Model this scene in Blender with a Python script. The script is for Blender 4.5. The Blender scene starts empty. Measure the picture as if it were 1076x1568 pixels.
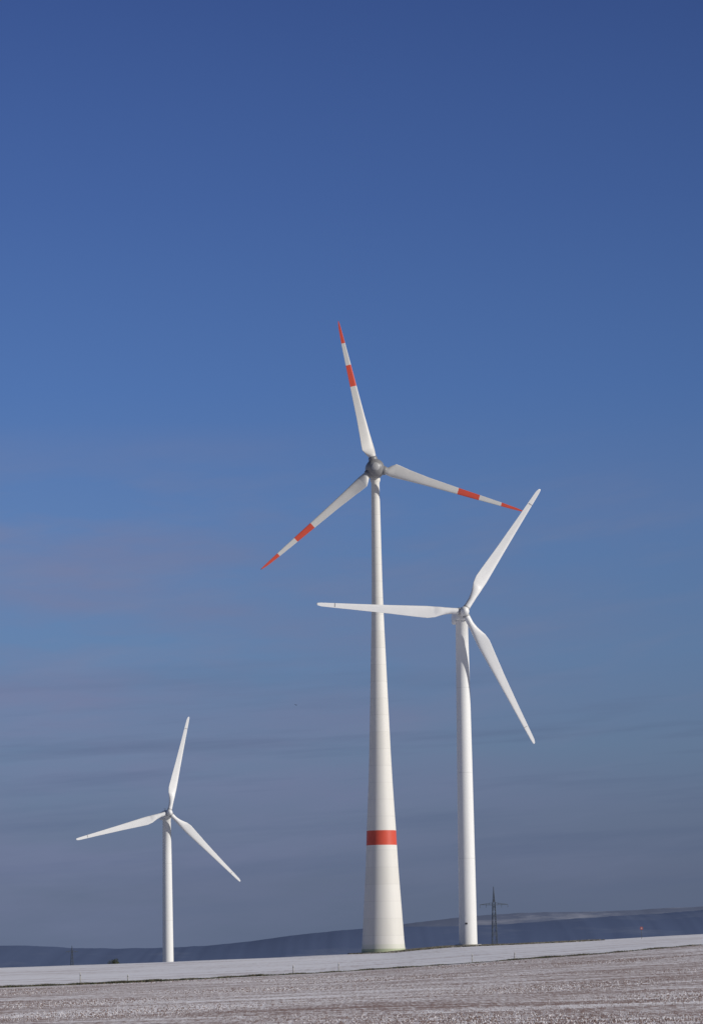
import bpy, math, random
import numpy as np
from mathutils import Matrix, Vector, Euler
random.seed(7); rng=np.random.default_rng(7)
scene=bpy.context.scene
scene.view_settings.view_transform='Standard'
scene.view_settings.look='None'
scene.view_settings.exposure=0
rad=math.radians

# ------------------------------------------------------------ materials
def new_mat(name,rough=0.6,spec=0.3):
    m=bpy.data.materials.new(name); m.use_nodes=True
    nt=m.node_tree; b=nt.nodes['Principled BSDF']
    b.inputs['Roughness'].default_value=rough
    b.inputs['Specular IOR Level'].default_value=spec
    return m,nt,b
def N(nt,t,**kw):
    n=nt.nodes.new(t)
    for k,v in kw.items(): setattr(n,k,v)
    return n
def math_node(nt,op,a,b=None,c=None,clamp=False):
    n=N(nt,'ShaderNodeMath',operation=op); n.use_clamp=clamp
    for i,v in enumerate((a,b,c)):
        if v is None: continue
        if isinstance(v,(int,float)): n.inputs[i].default_value=v
        else: nt.links.new(v,n.inputs[i])
    return n.outputs[0]
def mixc(nt,f,a,b,mode='MIX'):
    n=N(nt,'ShaderNodeMix',data_type='RGBA',blend_type=mode)
    for sock,v in ((n.inputs[0],f),(n.inputs[6],a),(n.inputs[7],b)):
        if isinstance(v,(int,float)): sock.default_value=v
        elif isinstance(v,tuple): sock.default_value=(*v,1) if len(v)==3 else v
        else: nt.links.new(v,sock)
    return n.outputs[2]
def noise(nt,vec,scale,detail=3,rough=0.5):
    n=N(nt,'ShaderNodeTexNoise'); n.inputs['Scale'].default_value=scale
    n.inputs['Detail'].default_value=detail; n.inputs['Roughness'].default_value=rough
    if vec is not None: nt.links.new(vec,n.inputs['Vector'])
    return n.outputs['Fac']
def mapping(nt,vec,scale=(1,1,1),rot=(0,0,0),loc=(0,0,0)):
    n=N(nt,'ShaderNodeMapping'); n.inputs['Scale'].default_value=scale
    n.inputs['Rotation'].default_value=rot; n.inputs['Location'].default_value=loc
    nt.links.new(vec,n.inputs['Vector']); return n.outputs[0]
def ramp(nt,fac,stops):
    n=N(nt,'ShaderNodeValToRGB'); e=n.color_ramp.elements
    while len(e)<len(stops): e.new(0.5)
    for i,(p,c) in enumerate(stops):
        e[i].position=p; e[i].color=(*c,1)
    nt.links.new(fac,n.inputs[0]); return n.outputs[0]
def s2l(r,g,b):
    f=lambda v:(v/255/12.92) if v/255<=0.04045 else ((v/255+0.055)/1.055)**2.4
    return (f(r),f(g),f(b))

def simple_mat(name,col,rough=0.5,var=0.08,scale=0.6,spec=0.3):
    m,nt,b=new_mat(name,rough,spec)
    tc=N(nt,'ShaderNodeTexCoord')
    n=noise(nt,tc.outputs['Object'],scale,4)
    dark=tuple(c*(1-2*var) for c in col); light=tuple(min(1,c*(1+var)) for c in col)
    nt.links.new(mixc(nt,n,dark,light),b.inputs['Base Color'])
    return m

m_white=simple_mat('white_gelcoat',(0.76,0.76,0.75),0.4,0.04,0.5)
m_red=simple_mat('signal_red_paint',(0.60,0.085,0.05),0.45,0.08,0.5)
m_bladewhite=simple_mat('blade_offwhite',(0.60,0.59,0.56),0.45,0.06,0.4)
m_grey=simple_mat('spinner_grey',(0.22,0.22,0.225),0.4,0.12,1.2,0.4)
m_grey2=simple_mat('spinner_light_grey',(0.38,0.38,0.38),0.4,0.1,1.2,0.4)
m_dark=simple_mat('dark_vent',(0.03,0.03,0.035),0.6)
m_steel=simple_mat('galvanised_steel',(0.10,0.11,0.12),0.6)
m_pylon=simple_mat('pylon_steel',(0.10,0.12,0.15),0.6)
m_post=simple_mat('weathered_post',(0.50,0.49,0.46),0.8,0.15,4)
m_bird=simple_mat('bird_feathers',(0.04,0.04,0.045),0.8)
m_concrete=simple_mat('foundation_concrete',(0.33,0.32,0.29),0.9,0.15,1)
m_signwhite=simple_mat('sign_white',(0.40,0.34,0.34),0.5)
m_signred=simple_mat('sign_red',(0.38,0.07,0.06),0.5)

def tower_mat():
    m,nt,b=new_mat('segmented_tower_paint',0.55)
    tc=N(nt,'ShaderNodeTexCoord'); sep=N(nt,'ShaderNodeSeparateXYZ')
    nt.links.new(tc.outputs['Object'],sep.inputs[0]); z=sep.outputs[2]
    seg=math_node(nt,'DIVIDE',z,3.83)
    fl=math_node(nt,'FLOOR',seg); fr=math_node(nt,'FRACT',seg)
    wn=N(nt,'ShaderNodeTexWhiteNoise',noise_dimensions='1D'); nt.links.new(fl,wn.inputs['W'])
    base=mixc(nt,wn.outputs['Value'],(0.68,0.665,0.62),(0.72,0.705,0.665))
    n1=noise(nt,mapping(nt,tc.outputs['Object'],(1.2,1.2,0.12)),1.0,5,0.6)
    base=mixc(nt,math_node(nt,'MULTIPLY',n1,0.30),base,(0.50,0.48,0.43))
    seam=math_node(nt,'LESS_THAN',fr,0.03)
    base=mixc(nt,math_node(nt,'MULTIPLY',seam,0.28),base,(0.40,0.39,0.37))
    g1=math_node(nt,'LESS_THAN',z,0.9)
    base=mixc(nt,math_node(nt,'MULTIPLY',g1,0.55),base,(0.22,0.30,0.10))
    g2=math_node(nt,'LESS_THAN',z,1.9)
    base=mixc(nt,math_node(nt,'MULTIPLY',g2,0.18),base,(0.35,0.42,0.20))
    nt.links.new(base,b.inputs['Base Color'])
    return m
m_tower=tower_mat()
def steel_tower_mat():
    m,nt,b=new_mat('steel_tower_paint',0.42)
    tc=N(nt,'ShaderNodeTexCoord'); sep=N(nt,'ShaderNodeSeparateXYZ')
    nt.links.new(tc.outputs['Object'],sep.inputs[0]); z=sep.outputs[2]
    fr=math_node(nt,'FRACT',math_node(nt,'DIVIDE',z,18.5))
    seam=math_node(nt,'LESS_THAN',fr,0.008)
    n1=noise(nt,mapping(nt,tc.outputs['Object'],(1.0,1.0,0.08)),1.0,5,0.6)
    base=mixc(nt,n1,(0.78,0.78,0.77),(0.69,0.69,0.67))
    base=mixc(nt,math_node(nt,'MULTIPLY',seam,0.3),base,(0.4,0.4,0.4))
    nt.links.new(base,b.inputs['Base Color']); return m
m_steeltower=steel_tower_mat()

# ------------------------------------------------------------ mesh helpers
def mesh_obj(name,verts,faces,mats,fmat=None,smooth=True,parent=None,mat_local=None):
    me=bpy.data.meshes.new(name)
    me.from_pydata([tuple(map(float,v)) for v in verts],[],faces)
    for m in mats: me.materials.append(m)
    if fmat is not None: me.polygons.foreach_set('material_index',fmat)
    me.polygons.foreach_set('use_smooth',[smooth]*len(me.polygons))
    me.update()
    o=bpy.data.objects.new(name,me); scene.collection.objects.link(o)
    if parent: o.parent=parent
    if mat_local is not None: o.matrix_local=mat_local
    return o
def empty(name,loc):
    e=bpy.data.objects.new(name,None); e.location=loc; e.empty_display_size=1
    scene.collection.objects.link(e); return e
def lathe(profile,n=64,matidx=None):
    v=[];f=[];fm=[]
    for r,z in profile:
        for i in range(n):
            a=2*math.pi*i/n; v.append((r*math.cos(a),r*math.sin(a),z))
    for k in range(len(profile)-1):
        for i in range(n):
            j=(i+1)%n
            f.append((k*n+i,k*n+j,(k+1)*n+j,(k+1)*n+i)); fm.append(matidx[k] if matidx else 0)
    f.append(tuple(reversed(range(n)))); fm.append(fm[0])
    f.append(tuple(range((len(profile)-1)*n,len(profile)*n))); fm.append(fm[-2])
    return v,f,fm
def box(cx,cy,cz,sx,sy,sz):
    v=[(cx+dx*sx/2,cy+dy*sy/2,cz+dz*sz/2) for dx in(-1,1) for dy in(-1,1) for dz in(-1,1)]
    f=[(0,1,3,2),(4,6,7,5),(0,4,5,1),(2,3,7,6),(0,2,6,4),(1,5,7,3)]
    return v,f
def beam(p,q,w):
    p=Vector(p);q=Vector(q);d=(q-p).normalized()
    a=d.orthogonal().normalized()*w/2;b=d.cross(a).normalized()*w/2
    v=[p+a+b,p-a+b,p-a-b,p+a-b,q+a+b,q-a+b,q-a-b,q+a-b]
    f=[(0,1,2,3),(7,6,5,4),(0,4,5,1),(1,5,6,2),(2,6,7,3),(3,7,4,0)]
    return v,f
def join(parts):
    V=[];F=[]
    for v,f in parts:
        o=len(V); V+=list(v); F+=[tuple(i+o for i in q) for q in f]
    return V,F

# ------------------------------------------------------------ blades
def blade(sections,R,bands=None):
    npt=28; v=[];f=[];fm=[]
    rs=[s[0] for s in sections]
    grid=sorted(set(list(np.linspace(rs[0],rs[-1],46))+rs))
    if bands: grid=sorted(set(grid+list(bands)))
    C=[s[1] for s in sections];T=[s[2] for s in sections];TW=[s[3] for s in sections];B=[s[4] for s in sections]
    for r in grid:
        c=np.interp(r,rs,C);t=np.interp(r,rs,T);tw=rad(np.interp(r,rs,TW));bl=np.interp(r,rs,B)
        for i in range(npt):
            a=2*math.pi*i/npt
            xc=0.5*math.cos(a); yc=0.5*math.sin(a)
            u=0.5-xc
            th=t*1.0*(2.969*math.sqrt(max(u,0))-1.26*u-3.516*u*u+2.843*u**3-1.015*u**4)*0.5
            ya=th*2*(1 if math.sin(a)>=0 else -1)*0.5
            ya+=0.03*math.sin(math.pi*u)
            x=(xc*(1-bl)+(xc-0.2)*bl)*c
            y=(yc*(1-bl)+ya*bl)*c
            X=x*math.cos(tw)-y*math.sin(tw); Y=x*math.sin(tw)+y*math.cos(tw)
            Y-=0.015*R*(r**2.5)
            v.append((X,Y,r*R))
    for k in range(len(grid)-1):
        mid=(grid[k]+grid[k+1])/2
        mi=0
        if bands and (bands[0]<mid<bands[1] or mid>bands[2]): mi=1
        for i in range(npt):
            j=(i+1)%npt
            f.append((k*npt+i,k*npt+j,(k+1)*npt+j,(k+1)*npt+i)); fm.append(mi)
    f.append(tuple(reversed(range(npt)))); fm.append(0)
    f.append(tuple(range((len(grid)-1)*npt,len(grid)*npt))); fm.append(fm[-2])
    return v,f,fm
SEC_A=[(0.045,1.45,1,34,0),(0.075,1.6,1,34,0.15),(0.095,2.4,0.55,33,0.7),(0.125,3.35,0.36,31,1),(0.16,3.1,0.31,27,1),
       (0.22,2.6,0.27,20,1),(0.35,2.0,0.23,12,1),(0.56,1.5,0.19,6,1),(0.70,1.22,0.17,4,1),(0.85,0.88,0.15,2,1),
       (0.95,0.55,0.14,0,1),(0.985,0.3,0.14,0,1),(1.0,0.06,0.14,0,1)]
SEC_B=[(0.02,1.35,1,22,0),(0.09,1.35,1,22,0),(0.13,1.6,0.75,21,0.4),(0.20,2.55,0.38,18,0.95),(0.25,2.85,0.29,15,1),
       (0.32,2.6,0.25,11,1),(0.5,1.95,0.21,6,1),(0.75,1.3,0.17,2,1),(0.9,0.98,0.15,1,1),(0.97,0.8,0.14,0,1),
       (0.992,0.55,0.14,0,1),(1.0,0.2,0.14,0,1)]

def rotor_matrix(center,yaw,tilt):
    return Matrix.Translation(center)@Matrix.Rotation(rad(yaw),4,'Z')@Matrix.Rotation(rad(-tilt),4,'X')
def blade_rot(theta): return Matrix.Rotation(rad(90-theta),4,'Y')
AX=Matrix.Rotation(rad(90),4,'X')

def door(parent,r,h0,ang):
    V,F=join([box(0,0,1.05,0.9,0.12,2.1),box(0,-0.5,-0.1,1.3,1.1,0.12),box(-0.6,-0.5,0.5,0.05,1.1,0.05),box(0.6,-0.5,0.5,0.05,1.1,0.05)])
    M=Matrix.Rotation(rad(ang),4,'Z')@Matrix.Translation((0,-r-0.02,h0))
    mesh_obj('door',V,F,[m_grey2],smooth=False,parent=parent,mat_local=M)

def banded_turbine(name,base,hub_local,R,angles,yaw,tilt=3):
    e=empty(name,base)
    hh=hub_local[2]
    prof=[(5.02,-1.5),(5.0,0),(4.72,3.0),(4.36,8.8),(4.02,14),(3.68,19.5),(3.46,24.2),(3.33,27.5),(3.02,33),(2.72,38.7),(2.45,45),
          (2.16,53.6),(1.9,61),(1.66,68.5),(1.47,74),(1.33,79),(1.2,85),(1.08,95),(0.98,103),(0.93,hh-3.0),(1.15,hh-2.4),(1.15,hh-1.9)]
    v,f,fm=lathe(prof,96,[0]*6+[1]+[0]*14)
    mesh_obj('tower',v,f,[m_tower,m_red],fm,parent=e)
    v,f,fm=lathe([(5.6,-2),(5.6,-0.05),(5.5,0.12),(4.9,0.12)],64)
    mesh_obj('foundation_ring',v,f,[m_concrete],fm,smooth=False,parent=e)
    door(e,4.75,0.5,120)
    RM=rotor_matrix(hub_local,yaw,tilt)
    p=[(0.02,-6.2),(0.7,-6.0),(1.3,-5.2),(1.85,-3.8),(2.15,-2.3),(2.2,-1.3),(2.1,-0.9)]
    v,f,fm=lathe(p,48); mesh_obj('nacelle',v,f,[m_grey2],fm,parent=e,mat_local=RM@AX)
    p=[(2.0,-0.9),(2.12,-0.2),(2.05,0.6),(1.8,1.2),(1.4,1.7),(1.0,1.95)]
    v,f,fm=lathe(p,48); mesh_obj('spinner',v,f,[m_grey],fm,parent=e,mat_local=RM@AX)
    p=[(1.0,1.94),(0.95,2.05),(0.6,2.2),(0.02,2.28)]
    v,f,fm=lathe(p,48); mesh_obj('spinner_cap',v,f,[m_grey2],fm,parent=e,mat_local=RM@AX)
    for i,a in enumerate(angles):
        B=RM@Matrix.Translation((0,-0.1,0))@blade_rot(a)
        v,f,fm=blade(SEC_A,R,(0.556,0.70,0.848))
        mesh_obj('blade_%d'%(i+1),v,f,[m_bladewhite,m_red],fm,parent=e,mat_local=B)
        v,f,fm=lathe([(1.02,1.2),(1.02,2.35),(0.9,2.6)],32)
        mesh_obj('blade_cuff_%d'%(i+1),v,f,[m_grey],fm,parent=e,mat_local=B)
    V,F=join([beam((0,3.2,1.9),(0,3.2,3.4),0.07),beam((-0.4,3.2,3.2),(0.4,3.2,3.2),0.06)])
    mesh_obj('wind_sensor',V,F,[m_steel],smooth=False,parent=e,mat_local=RM)
    return e

def rounded_nacelle(L,W,H):
    n=32
    ys=[(-0.0,0.72),(0.15,0.9),(0.5,1.0),(L*0.5,1.0),(L*0.8,0.97),(L-0.3,0.85),(L,0.7)]
    v=[];f=[]
    for y,s in ys:
        for i in range(n):
            a=2*math.pi*i/n; c=math.cos(a);d=math.sin(a);k=0.35
            x=math.copysign(abs(c)**k,c)*W/2*s; z=math.copysign(abs(d)**k,d)*H/2*s
            v.append((x,y,z))
    for k in range(len(ys)-1):
        for i in range(n):
            j=(i+1)%n; f.append((k*n+j,k*n+i,(k+1)*n+i,(k+1)*n+j))
    f.append(tuple(range(n))); f.append(tuple(reversed(range((len(ys)-1)*n,len(ys)*n))))
    return v,f

def plain_turbine(name,base,hub_local,R,angles,yaw,tilt=4):
    e=empty(name,base); hh=hub_local[2]
    hs=hh-1.75
    prof=[(1.98,-2),(1.96,0),(1.93,3),(1.85,hh*0.2),(1.74,hh*0.4),(1.62,hh*0.6),(1.48,hh*0.8),(1.33,hs-0.25),(1.40,hs-0.2),(1.40,hs)]
    v,f,fm=lathe(prof,72); mesh_obj('tower',v,f,[m_steeltower],fm,parent=e)
    v,f,fm=lathe([(2.9,-2),(2.9,-0.05),(2.8,0.15),(1.9,0.15)],48)
    mesh_obj('foundation_ring',v,f,[m_concrete],fm,smooth=False,parent=e)
    door(e,1.95,0.6,150)
    V,F=box(0,0,0,0.5,0.12,0.35)
    mesh_obj('hatch',V,F,[m_dark],smooth=False,parent=e,mat_local=Matrix.Rotation(rad(-12),4,'Z')@Matrix.Translation((0,-1.93,4.6)))
    RM=rotor_matrix(hub_local,yaw,tilt)
    v,f=rounded_nacelle(8.2,2.7,2.7)
    mesh_obj('nacelle',v,f,[m_white],parent=e,mat_local=RM@Matrix.Translation((0,1.15,-0.25)))
    V,F=join([beam((0.5,8.2,1.0),(0.5,8.2,2.3),0.08),beam((0.1,8.2,2.2),(0.9,8.2,2.2),0.07),box(0,6.4,1.15,1.2,1.2,0.35)])
    mesh_obj('roof_equipment',V,F,[m_steel],smooth=False,parent=e,mat_local=RM)
    V,F=join([box(0,4.2,-1.62,1.4,3.2,0.06)])
    mesh_obj('floor_vent',V,F,[m_steel],smooth=False,parent=e,mat_local=RM)
    p=[(0.95,-1.15),(1.05,-0.8),(1.1,0),(1.02,0.6),(0.85,1.1),(0.55,1.5),(0.25,1.7),(0.02,1.75)]
    v,f,fm=lathe(p,40); mesh_obj('spinner',v,f,[m_white],fm,parent=e,mat_local=RM@AX)
    for i,a in enumerate(angles):
        B=RM@blade_rot(a)
        v,f,fm=blade(SEC_B,R)
        mesh_obj('blade_%d'%(i+1),v,f,[m_white],fm,parent=e,mat_local=B)
        v,f,fm=lathe([(0.74,0.75),(0.76,1.25),(0.70,1.3)],28)
        mesh_obj('blade_root_ring_%d'%(i+1),v,f,[m_grey2],fm,parent=e,mat_local=B)
        V,F=box(-0.1,-0.015*R*0.72,0.875*R,0.8,0.22,0.10)
        mesh_obj('tip_joint_%d'%(i+1),V,F,[m_grey2],smooth=False,parent=e,mat_local=B)
    return e

# ------------------------------------------------------------ terrain
RX=[-300,-80,-37,-24.2,-4.7,11.5,23.7,35.5,60,150,400]; RZ=[-3,-.9,-.25,.08,.7,1.5,2.17,2.98,4.0,6,9]
CX=[-400,-81,-43,-22,5.6,12,19,24.8,34,44,78,160,500]; CZ=[-3,1.98,2.68,3.21,3.92,4.5,5.05,5.2,5.3,5.62,6.98,10,16]
def sstep(t): t=np.clip(t,0,1); return t*t*(3-2*t)
def ground_z(x,y):
    x=np.asarray(x,float);y=np.asarray(y,float)
    R=np.interp(x,RX,RZ);C=np.interp(x,CX,CZ)
    near=-0.5*sstep(y/130)+0.012*np.clip(x,-60,60)*sstep(y/130)
    z=np.where(y<130,near,0)
    t=np.clip((y-130)/244,0,1)
    z=np.where((y>=130)&(y<374),near*(1-t)+R*t,z)
    t=np.clip((y-374)/443,0,1)
    z=np.where((y>=374),R*(1-t)+C*t,z)
    low=-20+0*x
    f=sstep((y-845)/335)
    z=np.where(y>845,z*(1-f)+low*f,z)
    f=sstep((y-1200)/800)
    z=np.where(y>1200,low*(1-f)+(-5)*f,z)
    return z
ys=np.concatenate([np.linspace(-300,100,15)[:-1],np.linspace(100,374,90)[:-1],np.linspace(374,900,110)[:-1],np.linspace(900,2200,50)[:-1],np.geomspace(2200,30000,30)])
xs=np.concatenate([-np.geomspace(16000,140,22),np.linspace(-135,135,181),np.geomspace(140,16000,22)])
XX,YY=np.meshgrid(xs,ys); ZZ=ground_z(XX,YY)
ZZ+=0.035*np.sin(XX*0.21+1.3*np.sin(YY*0.05))*np.sin(YY*0.083+XX*0.03)
nx=len(xs);ny=len(ys)
V=np.stack([XX.ravel(),YY.ravel(),ZZ.ravel()],1)
F=[(j*nx+i,j*nx+i+1,(j+1)*nx+i+1,(j+1)*nx+i) for j in range(ny-1) for i in range(nx-1)]
def ground_mat():
    m,nt,b=new_mat('snow_dusted_field',0.85,0.15)
    g=N(nt,'ShaderNodeNewGeometry'); P=g.outputs['Position']
    sep=N(nt,'ShaderNodeSeparateXYZ'); nt.links.new(P,sep.inputs[0])
    y=sep.outputs[1]; x=sep.outputs[0]
    upper=math_node(nt,'GREATER_THAN',y,373.0)
    fine=noise(nt,mapping(nt,P,(5.5,0.30,1),(0,0,rad(3))),1.0,4,0.7)
    mid=noise(nt,mapping(nt,P,(0.45,0.11,1),(0,0,rad(5))),1.0,4,0.6)
    row=noise(nt,mapping(nt,P,(0.05,0.36,1),(0,0,rad(-7))),1.0,3,0.6)
    row2=noise(nt,mapping(nt,P,(0.03,0.07,1),(0,0,rad(-6))),1.0,3,0.6)
    s=math_node(nt,'ADD',math_node(nt,'MULTIPLY',fine,1.5),math_node(nt,'MULTIPLY',mid,0.5))
    s=math_node(nt,'ADD',s,math_node(nt,'MULTIPLY',row,1.6))
    s=math_node(nt,'ADD',s,math_node(nt,'MULTIPLY',row2,0.8))
    lowf=math_node(nt,'MULTIPLY',math_node(nt,'SUBTRACT',s,1.86),1.7,clamp=True)
    snow=mixc(nt,upper,(0.90,0.88,0.92),(0.80,0.80,0.86))
    soil=mixc(nt,noise(nt,P,1.3,4),(0.24,0.165,0.145),(0.36,0.27,0.25))
    # upper field: thin crop rows and wind-blown streaks showing through
    uf=noise(nt,mapping(nt,P,(1.6,0.05,1),(0,0,rad(2))),1.0,5,0.65)
    ur=noise(nt,mapping(nt,P,(0.02,0.08,1),(0,0,rad(-3))),1.0,4,0.6)
    us=math_node(nt,'ADD',math_node(nt,'MULTIPLY',uf,0.6),math_node(nt,'MULTIPLY',ur,1.2))
    upf=math_node(nt,'MULTIPLY',math_node(nt,'SUBTRACT',us,0.88),2.0,clamp=True)
    soilf=N(nt,'ShaderNodeMix',data_type='FLOAT')
    nt.links.new(upper,soilf.inputs[0]); nt.links.new(lowf,soilf.inputs[2]); nt.links.new(upf,soilf.inputs[3])
    col=mixc(nt,soilf.outputs[0],snow,soil)
    far=math_node(nt,'GREATER_THAN',y,1100)
    patch=noise(nt,mapping(nt,P,(0.002,0.002,1)),1.0,4)
    col=mixc(nt,math_node(nt,'MULTIPLY',far,math_node(nt,'MULTIPLY',patch,1.2,clamp=True)),col,(0.10,0.12,0.14))
    nt.links.new(col,b.inputs['Base Color'])
    bp=N(nt,'ShaderNodeBump'); bp.inputs['Strength'].default_value=0.3; bp.inputs['Distance'].default_value=0.08
    nt.links.new(s,bp.inputs['Height']); nt.links.new(bp.outputs[0],b.inputs['Normal'])
    return m
m_ground=ground_mat()
mesh_obj('snowy_field_ground',V,F,[m_ground])

tx=np.linspace(-130,130,131); tv=[];tf=[]
for i,x in enumerate(tx):
    for yy in (376.0,378,381,384.0):
        tv.append((x,yy,float(ground_z(x,yy))+0.06))
for i in range(len(tx)-1):
    for k in range(3): tf.append((i*4+k,(i+1)*4+k,(i+1)*4+k+1,i*4+k+1))
m_track=simple_mat('packed_snow_track',(0.84,0.84,0.88),0.8,0.1,0.5)
mesh_obj('farm_road',tv,tf,[m_track])

def lumps(name,n,yr,mats,size,snowfrac,xspread=0.115,rows=None):
    u=rng.random(n); yy=yr[0]*(yr[1]/yr[0])**u
    rr=np.round(yy/rows)*rows+rng.normal(0,rows*0.3,n)
    yy=np.where(rng.random(n)<0.6,rr,yy)
    xx=(rng.random(n)*2-1)*xspread*yy
    yy=np.clip(yy+xx*0.12,yr[0]-20,yr[1]); zz=ground_z(xx,yy)
    sx=size*(0.5+rng.random(n)**2*1.3)*(yy/250)**0.5; h=sx*(0.2+0.4*rng.random(n)); ang=rng.random(n)*6.28
    V=np.zeros((n,5,3))
    for k in range(4):
        a=ang+k*math.pi/2
        V[:,k,0]=xx+sx*np.cos(a)*(0.7+0.6*rng.random(n)); V[:,k,1]=yy+sx*np.sin(a)*(0.7+0.6*rng.random(n)); V[:,k,2]=zz-0.04
    V[:,4,0]=xx+rng.normal(0,0.2,n)*sx; V[:,4,1]=yy; V[:,4,2]=zz+h+0.015
    F=[]
    for i in range(n):
        b=i*5; F+= [(b,b+1,b+4),(b+1,b+2,b+4),(b+2,b+3,b+4),(b+3,b,b+4)]
    fm=np.repeat((rng.random(n)<snowfrac).astype(int),4)
    return mesh_obj(name,V.reshape(-1,3),F,mats,fm,smooth=False)
m_soil=simple_mat('frozen_soil',(0.23,0.165,0.145),0.95,0.25,0.7)
m_snow=simple_mat('snow_lump',(0.66,0.64,0.66),0.8,0.06,0.7)
lumps('field_soil_clods',75000,(80,373),[m_soil,m_snow],0.042,0.42,rows=5.5)

def grass(name,pts,h,w,mats,blades=5):
    V=[];F=[];fm=[]
    for (x,y,hs) in pts:
        z=float(ground_z(x,y))-0.02
        for b in range(blades):
            a=random.random()*math.pi; dx=random.gauss(0,0.15);dy=random.gauss(0,0.15)
            ww=w*random.uniform(.6,1.4);hh=h*hs*random.uniform(.5,1.3)
            lean=random.gauss(0,0.35)*hh
            k=len(V)
            V+=[(x+dx-ww*math.cos(a),y+dy-ww*math.sin(a),z),(x+dx+ww*math.cos(a),y+dy+ww*math.sin(a),z),(x+dx+lean,y+dy,z+hh)]
            F.append((k,k+1,k+2)); fm.append(random.randrange(len(mats)))
    return mesh_obj(name,V,F,mats,fm,smooth=False)
m_g1=simple_mat('dry_grass',(0.15,0.125,0.085),0.9,0.2,1)
m_g2=simple_mat('green_grass',(0.07,0.08,0.045),0.9,0.2,1)
m_g3=simple_mat('frosted_grass',(0.34,0.33,0.31),0.9,0.1,1)
pts=[]
for i in range(9000):
    x=random.uniform(-48,48)
    dens=0.35+0.4*math.sin(x*0.35+1)*math.sin(x*0.11)+0.2*math.sin(x*1.7)
    if x<-10: dens+=0.55
    if random.random()<dens: pts.append((x,random.gauss(374.2,0.35),0.5+0.6*dens))
grass('verge_grass',pts,0.20,0.06,[m_g1,m_g2,m_g1,m_g2])
pts=[]
for i in range(16000):
    x=random.uniform(7,52); y=random.uniform(762,842)
    if random.random()< math.exp(-((x-25)/15)**2)*1.0+0.08: pts.append((x,y,1))
for i in range(600):
    a=random.uniform(0,6.28); r=random.uniform(5.2,8); pts.append((5.56+r*math.cos(a),817+r*math.sin(a),1))
grass('knoll_grass',pts,0.26,0.10,[m_g1,m_g2,m_g3,m_g1])

# ------------------------------------------------------------ turbines
roll=0.95
banded_turbine('wind_turbine',(5.56,817,3.92),(0.0,-3.7,110.0),35.3,[103.7-roll,-16.5-roll,222.3-roll],3)
plain_turbine('wind_turbine.001',(23.6,780,5.19),(0.45,-3.3,71.9),32.4,[57.6-roll,177.9-roll,-62.9-roll],9)
plain_turbine('wind_turbine.002',(-62.1,1180,-20.5),(1.0,-3.6,72.0),32.4,[77.7-roll,196.2-roll,-43.7-roll],16)

# ------------------------------------------------------------ pylons
def pylon(name,loc,H,arm,arm_drop,hw,yaw=0,w=0.22):
    parts=[]
    def half(z): 
        t=z/H; return hw*(1-t)+0.35*t if t<1 else 0.3
    lv=list(np.linspace(0,H-arm_drop+1,9))+list(np.linspace(H-arm_drop+1,H,5))[1:]
    for a,b in zip(lv[:-1],lv[1:]):
        ha,hb=half(a),half(b)
        if a>=H-arm_drop+1-0.01: ha*=max(0.05,(H-a)/arm_drop); hb*=max(0.05,(H-b)/arm_drop)
        ca=[(-ha,-ha,a),(ha,-ha,a),(ha,ha,a),(-ha,ha,a)];cb=[(-hb,-hb,b),(hb,-hb,b),(hb,hb,b),(-hb,hb,b)]
        for k in range(4):
            n=(k+1)%4
            parts+=[beam(ca[k],cb[k],w),beam(ca[k],cb[n],w*0.5),beam(ca[n],cb[k],w*0.5)]
    za=H-arm_drop; hb=half(za)
    for s in (-1,1):
        tip=(s*arm,0,za+0.1)
        for yy in(-hb,hb):
            parts+=[beam((s*hb,yy,za-0.1),tip,w*0.9),beam((s*hb,yy,za+1.1),tip,w*0.7)]
        for q in (0.25,0.5,0.75):
            xq=s*(hb+(arm-hb)*q)
            parts.append(beam((xq,0,za-0.05),(xq,0,za+1.1*(1-q)+0.1*q),w*0.5))
        for q in (0.55,1.0):
            xq=s*arm*q
            parts.append(beam((xq,0,za),(xq,0,za-1.6),w*0.7))
    V,F=join(parts)
    o=mesh_obj(name,V,F,[m_pylon],smooth=False)
    o.location=loc; o.rotation_euler=(0,0,rad(yaw)); return o
pylon('electricity_pylon',(75.1,2000,-5.2),47.8,7.9,10.0,1.9,yaw=12,w=0.23)
pylon('electricity_pylon.001',(-277,3500,-5.2),28.5,6,6,1.6,yaw=20,w=0.24)

# ------------------------------------------------------------ posts, sign, bird, bush
def post(name,x,y,h):
    z=float(ground_z(x,y))
    v1,f1,_=lathe([(0.055,-0.3),(0.055,h*0.8),(0.05,h*0.97),(0.02,h)],10)
    v2,f2,_=lathe([(0.058,h*0.72),(0.058,h*0.82)],10)
    e=empty(name,(x,y,z))
    mesh_obj('shaft',v1,f1,[m_post],parent=e); mesh_obj('band',v2,f2,[m_steel],parent=e)
for i,(x,h) in enumerate([(-28.8,1.25),(-23.9,0.85),(-6.8,1.0),(-2.1,0.95),(11.7,0.95),(16.1,0.8)]):
    post('marker_post' if i==0 else 'marker_post.%03d'%i,x,374.6,h)
def road_sign(x,y):
    z=float(ground_z(x,y)); e=empty('traffic_sign',(x,y,z))
    v,f,_=lathe([(0.04,-0.3),(0.04,2.3)],10); mesh_obj('pole',v,f,[m_steel],parent=e)
    v,f,_=lathe([(0.30,0),(0.30,0.03)],32); mesh_obj('red_rim',v,f,[m_signred],smooth=False,parent=e,mat_local=Matrix.Translation((0,-0.06,2.05))@AX)
    v,f,_=lathe([(0.16,0),(0.16,0.01)],32); mesh_obj('white_disc',v,f,[m_signwhite],smooth=False,parent=e,mat_local=Matrix.Translation((0,-0.093,2.05))@AX)
road_sign(54.7,700)
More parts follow.
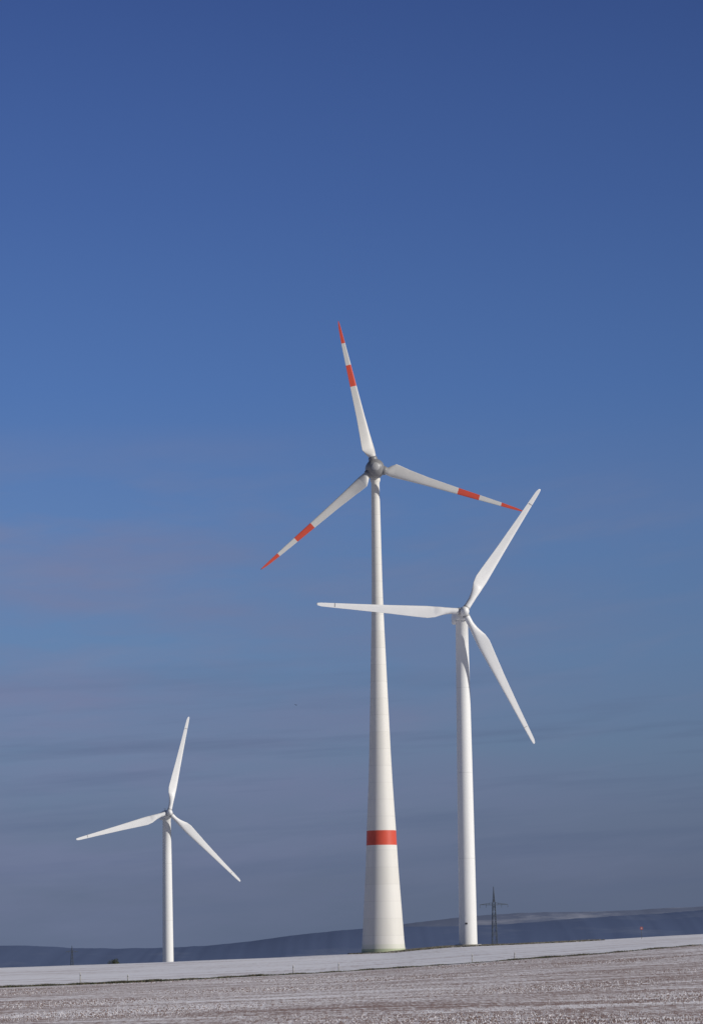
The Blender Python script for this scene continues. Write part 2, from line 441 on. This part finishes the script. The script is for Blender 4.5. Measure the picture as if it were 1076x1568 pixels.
def bird(x,y,z):
    V=[(0,-.12,0),(0.03,0,0.03),(-0.03,0,0.03),(0,0,-0.03),(0,.12,0.0), (0.10,.02,.06),(0.22,.07,.02),(0.05,.07,.02),(-0.10,.02,.06),(-0.22,.07,.02),(-0.05,.07,.02),(0.04,.18,0),(-0.04,.18,0)]
    V=[tuple(c*0.8 for c in q) for q in V]
    F=[(0,1,2),(0,3,1),(0,2,3),(4,2,1),(4,1,3),(4,3,2),(1,5,7),(5,6,7),(2,10,8),(8,10,9),(4,11,12)]
    o=mesh_obj('bird',V,F,[m_bird],smooth=False); o.location=(x,y,z); o.rotation_euler=(0.2,0.25,0.7)
bird(-4.9,300,23.2)
def bush(name,x,y,rx,rz):
    V=[];F=[]
    z0=float(ground_z(x,y))
    for i in range(900):
        d=Vector((random.gauss(0,1),random.gauss(0,1),abs(random.gauss(0,1)))).normalized()*random.random()**0.4
        lump=1+0.25*math.sin(d.x*7)+0.2*math.sin(d.y*9)
        p=Vector((x+d.x*rx*lump,y+d.y*rx*lump,z0+d.z*rz*lump)); k=len(V)
        for j in range(3): V.append(p+Vector((random.gauss(0,.1),random.gauss(0,.1),random.gauss(0,.1))))
        F.append((k,k+1,k+2))
    for i in range(12):
        a=random.random()*6.28; q=Vector((x+rx*.6*math.cos(a),y+rx*.6*math.sin(a),z0+rz*.9)); k=len(V)
        v,f=beam((x,y,z0-0.1),q,0.05); V+=v; F+=[tuple(t+k for t in ff) for ff in f]
    mesh_obj(name,V,F,[m_g2],smooth=False)
bush('bush',-58.5,868,1.5,1.5)

# ------------------------------------------------------------ hills
def hills(name,tab,D,mat,depth,seed,amp):
    r=np.random.default_rng(seed)
    tx=np.array([t[0] for t in tab],float);tz=np.array([t[1] for t in tab],float)
    x=np.linspace(tx[0],tx[-1],1400)
    z=np.interp(x,tx,tz)
    k=np.exp(-0.5*(np.arange(-25,26)/9)**2);k/=k.sum(); z=np.convolve(np.pad(z,25,'edge'),k,'valid')
    n=len(x);V=[];F=[]
    canopy=np.convolve(r.normal(0,1,n+8),np.ones(5)/5,'same')[:n]*amp
    rowsN=14
    for j in range(rowsN):
        t=j/(rowsN-1)
        h=math.sin(t*math.pi/2)
        ru=np.convolve(r.normal(0,1,n+30),np.ones(25)/25,'same')[:n]*amp*3*(1-t)
        V+= [(x[i],D-depth*(1-t)+0,-8+(z[i]+8)*h+ru[i]+canopy[i]*(1 if j==rowsN-1 else .5)) for i in range(n)]
    V+=[(x[i],D+depth*0.8,z[i]*0.6) for i in range(n)]
    V+=[(x[i],D+depth*2,-8) for i in range(n)]
    for j in range(rowsN+1):
        for i in range(n-1): F.append((j*n+i,j*n+i+1,(j+1)*n+i+1,(j+1)*n+i))
    mesh_obj(name,V,F,[mat])
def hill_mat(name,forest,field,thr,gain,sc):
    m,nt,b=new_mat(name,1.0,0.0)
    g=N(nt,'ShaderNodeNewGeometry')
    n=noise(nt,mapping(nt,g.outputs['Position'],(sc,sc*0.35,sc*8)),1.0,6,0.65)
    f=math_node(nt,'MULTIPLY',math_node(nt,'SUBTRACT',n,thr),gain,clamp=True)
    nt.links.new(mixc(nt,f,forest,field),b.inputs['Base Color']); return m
near=[(-3500,30),(-1500,44),(-900,46),(-703,39.9),(-594,41.3),(-524,40.2),(-497,34.4),(-378,31.3),(-270,32.7),(-215,36.2),(-161,41.8),(-129,47.7),(-75,53.3),
 (12,59.3),(77,61.4),(163,58.9),(273,62.6),(349,68.8),(414,73.1),(489,72.9),(572,80.2),(800,92),(1500,80),(3500,60)]
far=[(-5000,10),(-1500,20),(-500,40),(-112,72.6),(18,86.4),(149,100.5),(279,114.5),(409,120.4),(523,120.1),(620,118.5),(734,124.6),(857,127.5),(1300,140),(2500,120),(5000,100)]
hills('distant_hills',far,9000,hill_mat('haze_tinted_far_hills',(0.15,0.18,0.27),(0.32,0.34,0.42),0.5,6,0.004),900,3,1.0)  # distance haze is painted into both base colours, no atmosphere in between
hills('forested_hills',near,6000,hill_mat('haze_tinted_forest',(0.10,0.135,0.24),(0.145,0.18,0.28),0.52,5,0.006),700,5,0.8)  # forest and field colours blued to stand in for haze

# ------------------------------------------------------------ light
ELEV=24; AZ=115
sd=Vector((math.sin(rad(AZ))*math.cos(rad(ELEV)),math.cos(rad(AZ))*math.cos(rad(ELEV)),math.sin(rad(ELEV))))
sl=bpy.data.lights.new('sun','SUN'); sl.energy=4.0; sl.angle=rad(0.5); sl.color=(1.0,0.95,0.88)
so=bpy.data.objects.new('sun',sl); scene.collection.objects.link(so)
so.rotation_euler=sd.to_track_quat('Z','Y').to_euler()

w=bpy.data.worlds.new('World'); scene.world=w; w.use_nodes=True
nt=w.node_tree; bg=nt.nodes['Background']
sky=N(nt,'ShaderNodeTexSky',sky_type='NISHITA'); sky.sun_disc=False
sky.sun_elevation=rad(ELEV); sky.sun_rotation=rad(AZ); sky.air_density=1.0; sky.dust_density=0.3; sky.ozone_density=2.0
tc=N(nt,'ShaderNodeTexCoord'); D=tc.outputs['Generated']
sp=N(nt,'ShaderNodeSeparateXYZ'); nt.links.new(D,sp.inputs[0]); z=sp.outputs[2]; x=sp.outputs[0]
nish=mixc(nt,1.0,sky.outputs[0],(0.022,0.022,0.022),'MULTIPLY')
t=math_node(nt,'DIVIDE',z,0.30,clamp=True)
lowc=ramp(nt,t,[(0.0,s2l(92,104,128)),(0.075,s2l(97,109,134)),(0.135,s2l(102,117,144)),(0.195,s2l(103,125,155)),(0.285,s2l(98,127,166)),
                (0.41,s2l(90,122,171)),(0.53,s2l(78,112,168)),(0.70,s2l(67,97,155)),(0.88,s2l(57,83,140)),(1.0,s2l(53,78,133))])
# thin cirrus veils and streaks
cv=N(nt,'ShaderNodeCombineXYZ'); nt.links.new(math_node(nt,'MULTIPLY',x,11),cv.inputs[0]); nt.links.new(math_node(nt,'MULTIPLY',z,48),cv.inputs[1]); cv.inputs[2].default_value=1.7
c1=noise(nt,cv.outputs[0],1.0,5,0.55)
cv2=N(nt,'ShaderNodeCombineXYZ'); nt.links.new(math_node(nt,'MULTIPLY',x,12),cv2.inputs[0])
nt.links.new(math_node(nt,'ADD',math_node(nt,'MULTIPLY',z,170),math_node(nt,'MULTIPLY',x,-9)),cv2.inputs[1]); cv2.inputs[2].default_value=3.3
c2=noise(nt,cv2.outputs[0],1.0,5,0.55)
cv3=N(nt,'ShaderNodeCombineXYZ'); nt.links.new(math_node(nt,'MULTIPLY',x,16),cv3.inputs[0])
nt.links.new(math_node(nt,'ADD',math_node(nt,'MULTIPLY',z,90),math_node(nt,'MULTIPLY',x,-14)),cv3.inputs[1]); cv3.inputs[2].default_value=8.1
c3=noise(nt,cv3.outputs[0],1.0,6,0.6)
band=ramp(nt,t,[(0.0,(.2,.2,.2)),(0.12,(.7,.7,.7)),(0.22,(0.9,0.9,0.9)),(0.40,(1,1,1)),(0.50,(0,0,0)),(1,(0,0,0))])
cl=math_node(nt,'MULTIPLY',math_node(nt,'SUBTRACT',c1,0.38),3.2,clamp=True)
left=math_node(nt,'SUBTRACT',0.65,math_node(nt,'MULTIPLY',x,5.0),clamp=True)
cf=math_node(nt,'MULTIPLY',math_node(nt,'MULTIPLY',cl,band),left)
lowc=mixc(nt,math_node(nt,'MULTIPLY',cf,0.9),lowc,s2l(115,121,153))
wf=math_node(nt,'MULTIPLY',math_node(nt,'MULTIPLY',math_node(nt,'SUBTRACT',c3,0.5),2.5,clamp=True),band)
lowc=mixc(nt,math_node(nt,'MULTIPLY',wf,0.45),lowc,s2l(120,130,160))
st=math_node(nt,'MULTIPLY',math_node(nt,'SUBTRACT',c2,0.48),3.0,clamp=True)
band2=ramp(nt,t,[(0.0,(0,0,0)),(0.1,(.6,.6,.6)),(0.2,(1,1,1)),(0.3,(0,0,0)),(1,(0,0,0))])
lowc=mixc(nt,math_node(nt,'MULTIPLY',math_node(nt,'MULTIPLY',st,band2),0.7),lowc,s2l(84,99,130))
az=math_node(nt,'SUBTRACT',1.0,math_node(nt,'MULTIPLY',x,0.9),clamp=False)
az=math_node(nt,'MINIMUM',math_node(nt,'MAXIMUM',az,0.88),1.08)
cz=N(nt,'ShaderNodeCombineXYZ')
for i in range(3): nt.links.new(az,cz.inputs[i])
lowc=mixc(nt,1.0,lowc,cz.outputs[0],'MULTIPLY')
up=math_node(nt,'MULTIPLY',math_node(nt,'SUBTRACT',z,0.30),3.0,clamp=True)
col=mixc(nt,up,lowc,nish)
nt.links.new(col,bg.inputs['Color']); bg.inputs['Strength'].default_value=1.0

# ------------------------------------------------------------ camera
cam=bpy.data.cameras.new('camera'); co=bpy.data.objects.new('camera',cam); scene.collection.objects.link(co)
cam.sensor_fit='VERTICAL'; cam.sensor_height=36; cam.lens=5500/1568*36
cam.clip_start=0.5; cam.clip_end=60000
p=math.atan(691/5500); ph=rad(0.95)
Rv=Vector((1,0,0));Uv=Vector((0,-math.sin(p),math.cos(p)));Fv=Vector((0,math.cos(p),math.sin(p)))
Rc=Rv*math.cos(ph)-Uv*math.sin(ph); Uc=Rv*math.sin(ph)+Uv*math.cos(ph)
M=Matrix((Rc,Uc,-Fv)).transposed().to_4x4(); M.translation=(0,0,1.7)
co.matrix_world=M
scene.camera=co
